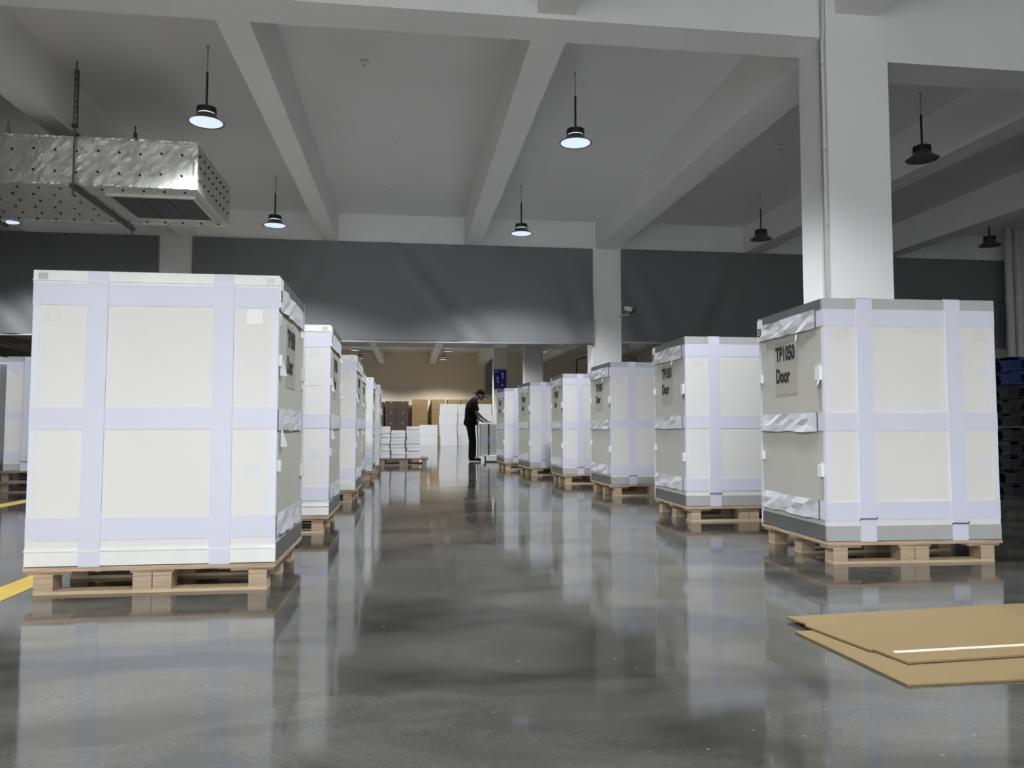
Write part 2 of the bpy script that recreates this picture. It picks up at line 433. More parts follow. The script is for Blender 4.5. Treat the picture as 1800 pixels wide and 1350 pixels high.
lamp(-2.27, 8.85, ZL, True, 'lit pendant lamp beside the end of the silver duct', group=G)
lamp(1.945, 8.93, ZL, True, 'large lit pendant lamp hanging near the middle of the ceiling', group=G)
lamp(-2.28, 13.37, 4.2, True, 'smaller lit pendant lamp between the duct and the grey curtain', group=G)
lamp(1.93, 13.37, 4.2, True, 'lit pendant lamp left of the far column, in front of the wide curtain', group=G)
lamp(6.42, 8.9, ZL, False, 'unlit pendant lamp right of the near column, largest dark lamp', group=G)
lamp(6.30, 13.2, 4.2, False, 'unlit pendant lamp between the far column and the near column', group=G)
lamp(10.77, 13.1, 4.2, False, 'unlit pendant lamp at far right beside the wall pipes', group=G)
lamp(-6.64, 13.7, 4.2, True, 'lit lamp whose rim shows below the silver duct at far left', group=G)
OFF = 'lit pendant lamp above and behind the camera, out of view'
for y in (-4.9, -0.4, 4.15):
    for x in (-2.27, 1.94):
        lamp(x, y, ZL, True, OFF, group='lamps outside the view')
for y in (18.2, 22.7, 27.4):
    for x in (-2.4, 1.9):
        lamp(x, y, 4.22, True, 'lit pendant lamp hidden behind the wide curtain', group='lamps behind the curtain')
for x, n in ((-2.6, 'left end'), (1.82, 'middle'), (6.25, 'right end')):
    lamp(x, 31.5, 4.25, True, 'lit lamp rim peeking under the curtain hem near its ' + n, group='far lamps', power=1.5 if x < 5 else .6)
lamp(-2.52, 36.4, 4.39, True, 'left lit lamp in the far room, nearer of the left pair', warm=True, group='far lamps', power=2.1)
lamp(-2.57, 40.9, 4.40, True, 'left lit lamp in the far room, closer to the cream wall', warm=True, group='far lamps', power=2.1)
lamp(1.73, 40.9, 4.40, True, 'middle lit lamp in the far room, closer to the cream wall', warm=True, group='far lamps', power=2.1)
lamp(1.76, 36.4, 4.39, True, 'middle lit lamp in the far room, nearer to the curtain', warm=True, group='far lamps', power=2.1)
lamp(6.22, 36.0, 4.38, True, 'small lit lamp beside the far column above the white shutter', warm=True, group='far lamps', power=.8)

# ------------------------------------------------------------------ pallets
def make_pallet(w, d, h, old=False):
    """plywood pallet, origin at the floor under its centre"""
    t = thing('wooden_pallet', '', 'pallet')
    e = 'ply_old' if old else 'ply_edge'; f = 'ply_old' if old else 'ply_face'
    td, sb, bb = .020, .016, .016
    zt = h - td
    MB().box(-w / 2 - .02, w / 2 + .02, -d / 2 - .012, d / 2 + .012, zt, h).build('top_deck', f if old else 'ply_edge', t)
    ys = (-d / 2 + .055, 0, d / 2 - .055)
    st = MB().box(-.10, .10, -.05, .05, zt - sb, zt).mesh('cleat')
    br = MB().box(-w / 2 + .02, w / 2 - .02, -.05, .05, 0, bb).mesh('bottom_board')
    bl = MB().box(-.043, .043, -.05, .05, bb, zt - sb).mesh('block')
    for y in ys:
        for x in (-w / 2 + .09, 0, w / 2 - .09): link('cleat', st, e, t, loc=(x, y, 0))
        link('bottom_board', br, f, t, loc=(0, y, 0))
        for x in (-w / 2 + .064, -.045, .045, w / 2 - .064): link('block', bl, e, t, loc=(x, y, 0))
    return t

# ------------------------------------------------------------------ crates
def strip_grid(mb, p, du, dv, nrm, nu, nv, amp, rnd):
    """a thin crumpled strip: closed sheet with a little thickness"""
    P, U, V, Nn = Vector(p), Vector(du), Vector(dv), Vector(nrm)
    b = len(mb.v)
    for j in range(nv + 1):
        for i in range(nu + 1):
            a = rnd.uniform(0, amp) if 0 < i < nu else 0
            e = rnd.uniform(-.006, .006) if j in (0, nv) and 0 < i < nu else 0
            mb.v.append(tuple(P + U * (i / nu) + V * (j / nv) + V.normalized() * e + Nn * (.004 + a)))
    for j in range(nv):
        for i in range(nu):
            a = b + j * (nu + 1) + i
            mb.f.append((a, a + 1, a + nu + 2, a + nu + 1))
    c = len(mb.v)
    for k in ((0, 0), (1, 0), (1, 1), (0, 1)):
        mb.v.append(tuple(P + U * k[0] + V * k[1]))
    mb.f.append((c + 3, c + 2, c + 1, c))
    return mb

def make_crate(w, d, h, label, loc, rz, seed, detail=2, left=False):
    """door face is local -X; label, tabs and crumpled tape sit on it"""
    rnd = random.Random(seed)
    t = thing('packing_crate', label, 'crate', loc, rz, 'white wrapped equipment crates')
    a, b = w / 2, d / 2; tr, br = .062, .085
    pt = .02
    MB().box(-a + pt, a - pt, -b, -b + pt, br, h - tr).build('panel', 'panel', t)
    MB().box(-a + pt, a - pt, b - pt, b, br, h - tr).build('panel', 'panel', t)
    MB().box(-a, -a + pt, -b + pt, b - pt, br, h - tr).build('door_panel', 'door', t)
    MB().box(a - pt, a, -b + pt, b - pt, br, h - tr).build('panel', 'panel', t)
    MB().box(-a + .002, a - .002, -b + .002, b - .002, h - .012, h).build('lid', 'panel', t)
    cp = .032
    for sx in (-1, 1):
        for sy in (-1, 1):
            m = MB()
            x0, x1 = sorted((sx * (a + .0015), sx * (a - cp))); y0, y1 = sorted((sy * (b + .0015), sy * (b - pt)))
            m.box(x0, x1, y0, y1, br, h - tr)
            x0, x1 = sorted((sx * (a + .0016), sx * (a - pt))); y0, y1 = sorted((sy * (b - pt), sy * (b - cp * (.9 if sx < 0 else 1))))
            m.box(x0, x1, y0, y1, br, h - tr)
            m.build('corner_post', 'post', t)
    o = .003
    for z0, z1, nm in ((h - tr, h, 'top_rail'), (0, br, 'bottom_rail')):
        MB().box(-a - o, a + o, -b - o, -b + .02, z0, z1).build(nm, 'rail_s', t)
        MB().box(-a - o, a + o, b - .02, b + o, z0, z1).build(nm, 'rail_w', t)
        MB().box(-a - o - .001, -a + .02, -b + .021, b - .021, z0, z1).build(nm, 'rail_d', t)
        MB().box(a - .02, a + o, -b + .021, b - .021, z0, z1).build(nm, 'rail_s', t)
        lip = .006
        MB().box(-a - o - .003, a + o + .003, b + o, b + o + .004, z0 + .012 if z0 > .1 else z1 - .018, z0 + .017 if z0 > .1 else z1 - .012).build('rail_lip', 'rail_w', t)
    # horizontal tape bands: three faces, plus a crumpled run on the door face
    bh = .105
    jz = lambda: rnd.uniform(-.006, .006)
    for z in (h - tr - bh + .002, h * .49 - bh / 2, br + .035):
        tz = z + jz()
        mb = MB(); q = .0028
        skew = rnd.uniform(-.02, .02) if z < .3 else rnd.uniform(-.006, .006)
        mb.quadbox([(-a - q, -b - q, tz), (a + q, -b - q, tz + skew), (a + q, -b, tz + skew), (-a - q, -b, tz),
                    (-a - q, -b - q, tz + bh), (a + q, -b - q, tz + bh + skew), (a + q, -b, tz + bh + skew), (-a - q, -b, tz + bh)])
        mb.quadbox([(a + q, b + q, tz), (-a - q, b + q, tz + skew), (-a - q, b, tz + skew), (a + q, b, tz),
                    (a + q, b + q, tz + bh), (-a - q, b + q, tz + bh + skew), (-a - q, b, tz + bh + skew), (a + q, b, tz + bh)])
        mb.box(a, a + q, -b, b, tz, tz + bh)
        ov = .10
        mb.box(-a - q, -a, -b, -b + ov, tz, tz + bh)          # short overlap round the front corner
        mb.box(-a - q, -a, b - .05, b, tz, tz + bh)
        mb.build('tape_band', 'tape', t)
        cb = MB()
        strip_grid(cb, (-a - .0035, b - .006, tz - .004), (0, -(d - .006 - ov * .85), 0), (0, 0, bh + .006), (-1, 0, 0), 9, 3, .012, rnd)
        cb.build('crumpled_tape', 'crumple', t, smooth=False)
        MB().box(-a - .0085, -a - .002, -b + ov * .85 - .004, -b + ov * .85 + .003, tz - .006, tz + bh + .004).build('tape_edge', 'rail_d', t)
    # vertical straps over the top, front and back
    sw = .096
    for fx in (-.275 + rnd.uniform(-.015, .015), .255 + rnd.uniform(-.015, .015)):
        x = fx * w; lean = rnd.uniform(-.012, .012); q0, q1 = .0045, .0065
        mb = MB()
        for sy in (-1, 1):
            y0, y1 = sorted((sy * (b + q0 - .004), sy * (b + q1)))
            mb.quadbox([(x - sw / 2 + lean, y0, -.004), (x + sw / 2 + lean, y0, -.004), (x + sw / 2 + lean, y1, -.004), (x - sw / 2 + lean, y1, -.004),
                        (x - sw / 2, y0, h + .004), (x + sw / 2, y0, h + .004), (x + sw / 2, y1, h + .004), (x - sw / 2, y1, h + .004)])
        mb.box(x - sw / 2, x + sw / 2, -b - q1, b + q1, h, h + .004)
        mb.build('strap', 'tape', t)
        cz = br + .012 + rnd.uniform(-.01, .035)
        MB().tube([(x + lean - sw * .56, -b - q1, cz - .006), (x + lean - sw * .5, -b - q1 - .006, cz + .004), (x + lean + sw * .5, -b - q1 - .006, cz + .002), (x + lean + sw * .56, -b - q1, cz + .012)], .003, 6).build('strap_clip', 'steel', t)
    # door face fittings
    def tab(y, z, s=1.0, fold=False):
        m = MB(); x = -a
        m.box(x - .016, x + .0, y - .024 * s, y + .024 * s, z - .035 * s, z + .035 * s)
        if fold:
            m.quadbox([(x - .030, y - .03, z - .07), (x - .004, y + .03, z - .09), (x - .002, y + .03, z - .085), (x - .026, y - .03, z - .065),
                       (x - .014, y - .02, z - .036), (x - .004, y + .025, z - .04), (x - .002, y + .025, z - .036), (x - .010, y - .02, z - .032)])
        m.build('latch_tab', 'tab', t)
    tab(-b + .055, h * .69, 1.15, True); tab(-b + .05, h * .285)
    tab(b - .035, h * .70, .8); tab(b - .045, h * .33, .8)
    def flag(y, z, s):
        m = MB(); x = -a - .012
        m.v += [(x, y, z), (x - .02, y - .05 * s, z - .10 * s), (x, y + .012, z - .10 * s), (x + .006, y, z), (x - .014, y - .05 * s, z - .10 * s), (x + .006, y + .012, z - .10 * s)]
        m.f += [(0, 1, 2), (5, 4, 3), (0, 3, 4, 1), (1, 4, 5, 2), (2, 5, 3, 0)]
        m.build('loose_tape_flag', 'tab', t)
    if left:
        flag(b - .05, h * .72, 1.0); flag(b - .10, h * .46, .9)
        flag(-b + .18, h - tr - bh - .005, .5)
    else:
        flag(-b + .32, h - tr - bh - .005, .45)
    # printed label, upper left of the door as you face it (local +Y side)
    pl = MB().box(-a - .0025, -a - .0005, -.11, .20, h * .615, h * .855).build('label_sheet', 'label', t)
    for row, word in enumerate(('TP1050', 'Door')):
        tm = text_mesh(word, .125, .70, .0055)
        link('lettering', tm, 'ink', pl, loc=(-a - .0034, .185, h * .855 - .115 - row * .142), rot=(R(90), 0, R(-90)))
    # corner sticker wrapped over the top corner of the door side
    sk = MB().box(-a - .011, -a - .009, b - .075, b + .004, h - .16, h - .012)
    sk.box(-a - .011, -a - .003, b + .0035, b + .0075, h - .16, h - .012)
    so = sk.build('corner_sticker', 'tab', t)
    link('lettering', text_mesh('EX', .075, .62, .003), 'ink', so, loc=(-a - .0115, b - .004, h - .125), rot=(R(90), 0, R(-90)))
    ss = MB().box(-a - .0022, -a, b - .10, b - .045, h - tr - bh - .075, h - tr - bh - .012).build('small_sticker', 'tab', t)
    mk = MB()
    for k in range(3): mk.box(-a - .0028, -a - .002, b - .094 + .004 * k, b - .06, h - tr - bh - .07 + k * .018, h - tr - bh - .063 + k * .018)
    mk.build('small_print', 'grey_ink', ss)
    for x in (-a + .04, a - .04):
        s2 = MB().box(x - .022, x + .022, b + o, b + o + .0012, h - .045, h - .012).build('rail_sticker', 'rail_s', t)
    # glossy clear tape patches near the upper corners of both broad faces
    for sy in (-1, 1):
        for x in (-a + .11, a - .09):
            y0, y1 = sorted((sy * b, sy * (b + .0012)))
            MB().box(x - .035, x + .04, y0, y1, h - tr - bh - .075, h - tr - bh - .004).build('clear_tape', 'clear', t)
            if x * sy < 0: MB().box(x - .045, x + .05, y0, y1, h * .68, h * .68 + .04).build('tape_patch', 'tape_f', t)
            if x * sy < 0: MB().box(x - .045, x + .05, y0, y1, h * .30, h * .30 + .055).build('tape_patch', 'tape_f', t)
    return t

PH = .13
def crate_on_pallet(xc, yc, w, d, h, rz, left, label, plabel, seed, base=0.0, old=False, pal=True):
    if pal:
        p = make_pallet(w - .03, d - .01, PH, old); p['label'] = plabel; p['group'] = 'plywood pallets'
        p.location = (xc, yc, base); p.rotation_euler = (0, 0, R(rz))
    make_crate(w, d, h, label, (xc, yc, base + PH + .0045), R(rz + (180 if left else 0)), seed, left=left)
ORD = ['nearest', 'second', 'third', 'fourth', 'fifth', 'farthest']
RIGHT = [(2.385, 4.22, 1.06, .90, 1.405, -2.0), (2.30, 6.27, 1.08, .90, 1.42, -1.0), (2.32, 8.78, 1.08, .93, 1.42, 1.5),
         (2.15, 10.78, 1.06, .92, 1.42, 0.0), (2.0, 12.82, 1.06, .95, 1.42, 4.0), (1.81, 14.8, 1.06, .93, 1.42, 3.0)]
for i, (x, y, w, d, h, rz) in enumerate(RIGHT):
    c, s = math.cos(R(rz)), math.sin(R(rz)); xc = x + c * w / 2 - s * d / 2; yc = y + s * w / 2 + c * d / 2
    e = ['nearest', 'second', 'third', 'fourth', 'fifth', 'sixth and farthest'][i]
    crate_on_pallet(xc, yc, w, d, h, rz, False, f'white taped crate with beige printed door side, {e} in the right row',
                    f'plywood pallet under the {e} crate of the right row', 20 + i)
LEFT = [(-.645, 3.93, 1.13, .93, 1.40, 0.0), (-.595, 5.96, 1.10, .93, 1.425, 0.0), (-.565, 8.38, 1.08, .93, 1.425, -.5),
        (-.61, 10.15, 1.08, .93, 1.425, 0), (-.556, 12.0, 1.08, .95, 1.425, 0), (-.53, 14.0, 1.08, .95, 1.425, 0)]
for i, (x, y, w, d, h, rz) in enumerate(LEFT):
    c, s = math.cos(R(rz)), math.sin(R(rz)); xc = x - c * w / 2 - s * d / 2; yc = y - s * w / 2 + c * d / 2
    e = ['nearest', 'second', 'third', 'fourth', 'fifth', 'sixth and farthest'][i]
    crate_on_pallet(xc, yc, w, d, h, rz, True, f'white taped crate with pale top rail, {e} in the left row',
                    f'plywood pallet under the {e} crate of the left row', 40 + i)
# two crates across the aisle at far left, each on two stacked worn pallets
for k, (x, y, n) in enumerate(((-5.56, 10.15, 'cut off by the left picture edge'), (-4.36, 10.72, 'just left of the nearest left crate'))):
    p = make_pallet(1.16, 1.0, PH, True); p['label'] = 'worn lower pallet under the background crate ' + n; p['group'] = 'worn pallets'; p.location = (x, y, 0)
    p = make_pallet(1.16, 1.0, PH, True); p['label'] = 'worn upper pallet under the background crate ' + n; p['group'] = 'worn pallets'; p.location = (x, y, PH)
    make_crate(1.10, .93, 1.40, 'dim white crate in the left background, ' + n, (x, y, 2 * PH + .0045), 0, 60 + k)

# ------------------------------------------------------------------ cardboard sheets on the floor
t = thing('cardboard_sheet', 'lower flat brown cardboard sheet lying directly on the floor', 'cardboard', (0, 0, 0), group='flat cardboard sheets')
MB().prism([(1.465, 2.845), (1.50, 2.22), (2.9, 2.22), (2.9, 3.0)], .001, .007).build('board', 'card', t)
t = thing('cardboard_sheet', 'upper flat brown cardboard sheet with a pale paper tape strip', 'cardboard', (0, 0, 0), group='flat cardboard sheets')
MB().prism([(1.525, 3.03), (1.545, 2.905), (1.53, 2.89), (1.575, 2.60), (1.585, 2.545), (1.60, 2.55), (1.622, 2.40), (2.15, 2.43), (2.75, 2.45), (2.70, 3.12), (2.61, 3.12)], .010, .017).build('board', 'card', t)
MB().prism([(1.645, 2.495), (1.65, 2.517), (2.75, 2.565), (2.75, 2.543)], .017, .0185).build('paper_tape', 'paper', t)

# ------------------------------------------------------------------ insulated duct
DX0, DX1, DY0, DY1, DZ0, DZ1 = -14.0, -2.53, 9.5, 11.22, 3.62, 4.17
t = thing('ventilation_duct', 'silver foil insulated air duct hanging from the ceiling', 'duct', (0, 0, 0))
def lumpy_box(x0, x1, y0, y1, z0, z1, st, amp, seed, hole=None):
    rnd = random.Random(seed); mb = MB(); cache = {}
    def V(x, y, z):
        k = (round(x, 4), round(y, 4), round(z, 4))
        if k not in cache:
            cache[k] = len(mb.v); mb.v.append((x + rnd.uniform(-amp, amp) * .5, y + rnd.uniform(-amp, amp), z + rnd.uniform(-amp, amp)))
        return cache[k]
    nx, ny, nz = max(1, round((x1 - x0) / st)), max(1, round((y1 - y0) / st)), max(1, round((z1 - z0) / st))
    xs = [x0 + (x1 - x0) * i / nx for i in range(nx + 1)]; ys = [y0 + (y1 - y0) * i / ny for i in range(ny + 1)]; zs = [z0 + (z1 - z0) * i / nz for i in range(nz + 1)]
    for i in range(nx):
        for k in range(nz):
            mb.f.append((V(xs[i], y0, zs[k]), V(xs[i + 1], y0, zs[k]), V(xs[i + 1], y0, zs[k + 1]), V(xs[i], y0, zs[k + 1])))
            mb.f.append((V(xs[i], y1, zs[k + 1]), V(xs[i + 1], y1, zs[k + 1]), V(xs[i + 1], y1, zs[k]), V(xs[i], y1, zs[k])))
        for j in range(ny):
            mb.f.append((V(xs[i], ys[j], z1), V(xs[i + 1], ys[j], z1), V(xs[i + 1], ys[j + 1], z1), V(xs[i], ys[j + 1], z1)))
            mb.f.append((V(xs[i], ys[j + 1], z0), V(xs[i + 1], ys[j + 1], z0), V(xs[i + 1], ys[j], z0), V(xs[i], ys[j], z0)))
    for j in range(ny):
        for k in range(nz):
            mb.f.append((V(x1, ys[j], zs[k]), V(x1, ys[j + 1], zs[k]), V(x1, ys[j + 1], zs[k + 1]), V(x1, ys[j], zs[k + 1])))
            mb.f.append((V(x0, ys[j], zs[k + 1]), V(x0, ys[j + 1], zs[k + 1]), V(x0, ys[j + 1], zs[k]), V(x0, ys[j], zs[k])))
    return mb
# separate foil sleeves along the duct, with seams between
segs = [(-14.0, -9.4), (-9.4, -6.4), (-6.4, -4.28), (-4.28, -3.86), (-3.86, DX1)]
for k, (xa, xb) in enumerate(segs):
    e = .006 * (k % 2)
    lumpy_box(xa, xb, DY0 - e, DY1 + e, DZ0 - e, DZ1 + e, .065, .0028, 80 + k).build('foil_sleeve', 'foil', t)
# seam tapes round the joints and along edges
sm = []
for x in (-4.28, -3.86, -6.4):
    mb = lumpy_box(x - .05, x + .05, DY0 - .010, DY1 + .010, DZ0 - .010, DZ1 + .010, .035, .004, 90)
    mb.build('seam_tape', 'foil', t)
for y, z in ((DY0, DZ0), (DY0, DZ1), (DY1, DZ0)):
    lumpy_box(-8, DX1 + .004, y - .03 if y == DY0 else y - .03, y + .03 if y == DY1 else y + .03, z - .012, z + .012, .035, .006, 91).build('edge_tape', 'foil', t)
lumpy_box(DX1 - .05, DX1 + .010, DY0 - .012, DY0 + .05, DZ0 - .008, DZ1 + .008, .035, .006, 93).build('edge_tape', 'foil', t)
# pins that hold the insulation
pn = MB()
def pin(p, ax):
    n_ = len(pn.v); r_ = .014
    P = Vector(p); u = Vector((1, 0, 0)) if ax != 0 else Vector((0, 1, 0)); w_ = Vector((0, 0, 1)) if ax != 2 else Vector((0, 1, 0))
    nn = {0: Vector((1, 0, 0)), 1: Vector((0, -1, 0)), 2: Vector((0, 0, -1))}[ax]
    pn.tube([P - nn * .01, P + nn * .012], r_, 8)
for i in range(26):
    x = DX1 - .17 - i * .235
    for z in (DZ0 + .15, DZ0 + .40): pin((x, DY0 - .006, z + .01 * math.sin(i * 2.1)), 1)
    for j in range(6):
        y = DY0 + .14 + j * .29
        if -3.72 < x and .2 < (y - DY0) < 1.45: continue
        pin((x + .05 * (j % 2), y, DZ0 - .006), 2)
for j in range(8):
    for z in (DZ0 + .13, DZ0 + .29, DZ0 + .43): pin((DX1 + .004, DY0 + .14 + j * .2 + .04 * math.sin(z * 40), z), 0)
po = pn.build('insulation_pins', 'pin', t); po['kind'] = 'stuff'
# outlet grille in the underside
vf = MB(); gx0, gx1, gy0, gy1 = -3.62, -2.66, 9.83, 10.85
for a in ((gx0 - .04, gx0, gy0 - .04, gy1 + .04), (gx1, gx1 + .04, gy0 - .04, gy1 + .04), (gx0, gx1, gy0 - .04, gy0), (gx0, gx1, gy1, gy1 + .04)):
    vf.box(a[0], a[1], a[2], a[3], DZ0 - .035, DZ0 + .01)
vf.build('outlet_frame', 'foil', t)
gw = (gx1 - gx0) / 3
for k in range(3):
    MB().box(gx0 + k * gw + .006, gx0 + (k + 1) * gw - .006, gy0, gy1, DZ0 - .02, DZ0 - .006).build('outlet_panel', 'vent', t)
# hangers
for k, (hx, pale) in enumerate(((-3.88, False), (-5.55, True))):
    y0, y1 = DY0 - .07, DY1 + .16
    m_ = 'strut_w' if pale else 'strut'
    for yy in (y0, y1):       # slotted angle: flange with real slots
        hg = MB(); z = 4.30
        hg.box(hx - .022, hx - .008, yy - .004, yy + .004, z, 4.96); hg.box(hx + .008, hx + .022, yy - .004, yy + .004, z, 4.96)
        while z < 4.96:
            hg.box(hx - .008, hx + .008, yy - .004, yy + .004, z, z + .035); z += .066
        hg.box(hx + .018, hx + .022, yy, yy + .03, 4.30, 4.96)
        hg.tube([(hx, yy, 4.94), (hx, yy, SLAB)], .009, 8)
        hg.build('slotted_hanger', m_, t)
    for yy in (y0, y1):
        MB().tube([(hx, yy, DZ0 - .15), (hx, yy, 4.34)], .010, 8).build('threaded_rod', 'strut', t)
        MB().box(hx - .03, hx + .03, yy - .02, yy + .02, 4.27, 4.31).build('nut_plate', 'steel', t)
    MB().box(hx - .028, hx + .028, y0 - .04, y1 + .04, DZ0 - .06, DZ0 - .016).build('cross_bar', 'strut', t)
    MB().box(hx - .026, hx + .026, y0 - .02, y1 + .02, DZ1 + .02, DZ1 + .05).build('upper_bar', 'strut', t)

# ------------------------------------------------------------------ detectors, camera, conduits, pipes
def detector(x, y, r, label):
    t = thing('smoke_detector', label, 'detector', (x, y, SLAB), group='ceiling detectors')
    MB().lathe([(0, -.012), (r, -.012), (r, 0), (0, 0)], 24).build('base', 'plastic_w', t)
    MB().lathe([(0, -.06), (r * .5, -.058), (r * .82, -.04), (r * .85, -.012), (0, -.012)], 24).build('dome', 'plastic_w', t, smooth=True)
    MB().lathe([(0, -.068), (r * .3, -.066), (r * .32, -.058), (0, -.058)], 16).build('sensor', 'grey_ink', t)
detector(-.55, 8.97, .06, 'white smoke detector between the two nearest beams')
detector(-.44, 13.49, .055, 'small white smoke detector close to the wide curtain')
detector(-.23, 11.28, .028, 'tiny ceiling sensor halfway between the two smoke detectors')
detector(5.53, 10.91, .085, 'white smoke detector on the dim ceiling left of the near column')
t = thing('security_camera', 'small white security camera with black hood on the far column', 'camera', (4.30, 15.55, 3.10))
MB().box(-.035, .035, -.012, 0, -.05, .05).build('wall_plate', 'plastic_w', t)
MB().tube([(0, -.01, 0), (.02, -.15, .0), (.13, -.17, .0), (.14, -.17, .08)], .014, 8).build('bracket_arm', 'plastic_w', t)
bd = MB().box(-.09, .07, -.04, .04, -.035, .05).build('housing', 'plastic_w', t, loc=(.15, -.17, .12), rot=(0, R(12), R(-20)))
MB().box(.07, .14, -.043, .043, -.045, .045).build('lens_hood', 'black', bd)
t = thing('conduit', 'thin grey conduit running up the near column', 'conduit', (3.72, 6.49, 0))
MB().tube([(0, 0, 0), (0, 0, 4.30), (-.01, -.04, 4.40), (-.01, -.04, SLAB)], .016, 10).build('pipe', 'pipe', t, smooth=True)
for z in (1.9, 2.6, 3.3, 4.1):
    MB().lathe([(.017, -.012), (.022, -.012), (.022, .012), (.017, .012)], 12, close=True).build('clamp', 'strut_w', t, loc=(0, 0, z))
t = thing('conduit', 'second slimmer conduit beside it on the near column', 'conduit', (3.724, 6.56, 0))
MB().tube([(0, 0, 0), (0, 0, 4.36)], .010, 8).build('pipe', 'pipe', t, smooth=True)
for k, (x, y, n) in enumerate(((12.70, 14.93, 'left of the two'), (12.91, 14.93, 'right of the two'))):
    t = thing('drain_pipe', f'vertical grey drain pipe on the right wall, {n}', 'pipe', (x, y, 0), group='wall pipes')
    MB().tube([(0, 0, 0), (0, 0, SLAB)], .078, 18).build('pipe', 'pipe', t, smooth=True)
    for z in (1.2, 3.55): MB().lathe([(.078, -.05), (.088, -.05), (.088, .05), (.078, .05)], 18, close=True).build('coupling', 'pipe', t, loc=(0, 0, z))
    MB().box(-.01, .01, 0, .18, 3.52, 3.58).build('bracket', 'strut', t)
t = thing('conduit', 'black bent conduit in the gap right of the far columns', 'conduit', (0, 0, 0))
MB().tube([(4.36 / 20 * 24.9, 24.9, 0), (4.36 / 20 * 24.9, 24.9, 3.0), (4.38 / 20 * 24.9, 24.9, 3.04), (6.2, 24.9, 3.25), (6.2, 24.9, 4.42)], .022, 8).build('pipe', 'black', t)

# ------------------------------------------------------------------ plastic pallets at the right edge
def plastic_pallet(m):
    t = thing('plastic_pallet', '', 'pallet', group='stacked plastic pallets')
    w, d, h = 1.15, 1.0, .15
    dk = MB()
    for k in range(6): dk.box(-w / 2, w / 2, -d / 2 + k * .17, -d / 2 + k * .17 + .14, h - .035, h)
    for x in (-w / 2, -.05, w / 2 - .1): dk.box(x, x + .1, -d / 2, d / 2, h - .045, h - .008)
    dk.build('deck', m, t)
    b = MB().quadbox([(-.06, -.06, .02), (.06, -.06, .02), (.06, .06, .02), (-.06, .06, .02), (-.08, -.08, h - .04), (.08, -.08, h - .04), (.08, .08, h - .04), (-.08, .08, h - .04)]).mesh('foot')
    for x in (-w / 2 + .08, 0, w / 2 - .08):
        for y in (-d / 2 + .08, 0, d / 2 - .08): link('foot', b, m, t, loc=(x, y, 0))
    ru = MB().box(-w / 2, w / 2, -.06, .06, 0, .022).mesh('runner')
    for y in (-d / 2 + .08, 0, d / 2 - .08): link('runner', ru, m, t, loc=(0, y, 0))
    return t
ords = ['lowest', 'second from the floor', 'third from the floor', 'fourth from the floor', 'fifth from the floor', 'sixth from the floor', 'seventh from the floor', 'eighth from the floor', 'top but one', 'topmost']
pk = plastic_pallet('plastic_k'); pb = plastic_pallet('plastic_b')
for k in range(10):
    o = (pk if k == 0 else copy_tree(pk)) if k < 8 else (pb if k == 8 else copy_tree(pb))
    o.location = (7.33 + .015 * math.sin(k * 2.3), 8.5, k * .1605)
    o.rotation_euler = (0, 0, R(1.2 * math.sin(k * 1.7)))
    o['label'] = f"{'black' if k < 8 else 'dark blue'} plastic pallet at the right picture edge, {ords[k]} of its stack"

# ------------------------------------------------------------------ sign on the far column
t = thing('blue_sign', 'blue notice board with white signs fixed on the far column', 'sign', (4.03, 34.57, 2.56))
MB().box(-.28, .28, -.02, .02, 0, .86).build('board', 'blue', t)
for x, z, s, tx in ((-.23, .74, .08, 'C=='), (-.16, .42, .17, '8'), (-.16, .28, .17, 'A'), (.06, .60, .17, '8'), (.06, .46, .17, 'A'), (.05, .10, .15, 'V')):
    link('lettering', text_mesh(tx, s, .9, .006), 'tab', t, loc=(x, -.0205, z), rot=(R(90), 0, 0))
for x, z in ((-.15, .10), (.07, .30)):
    MB().box(x, x + .09, -.022, -.0195, z, z + .11).build('red_mark', 'red', t)

# ------------------------------------------------------------------ wrapped sheets on the far pallet
p = make_pallet(1.02, .95, .145, True); p['label'] = 'worn pallet carrying the three stacks of wrapped sheets'; p['group'] = 'worn pallets'; p.location = (-.115, 17.3, 0)
nth = ['bottom', 'second', 'third', 'fourth', 'fifth', 'sixth', 'seventh', 'eighth', 'ninth', 'tenth']
for nm, x0, x1, top in (('left', -.60, -.41, .82), ('middle', -.385, -.085, .735), ('right', -.06, .235, .825)):
    rnd = random.Random(nm); n = 8 if top < .8 else 9; z = .146; hh = (top - z) / n
    for k in range(n):
        jx, jy = rnd.uniform(-.008, .008), rnd.uniform(-.015, .015)
        o = thing('wrapped_pack', f'wrapped white sheet pack, {nth[k]} from below in the {nm} stack on the far pallet', 'pack', ((x0 + x1) / 2 + jx, 17.2 + jy, z), R(rnd.uniform(-1, 1)), 'wrapped sheet packs on the far pallet')
        w = (x1 - x0) / 2 - .004
        bm = MB().box(-w, w, -.38, .38, .003, hh - .008); bm.build('pack_body', 'wrap', o)
        MB().box(-w + .006, w - .006, -.374, .374, hh - .008, hh).build('top_film', 'foam', o)
        z += hh

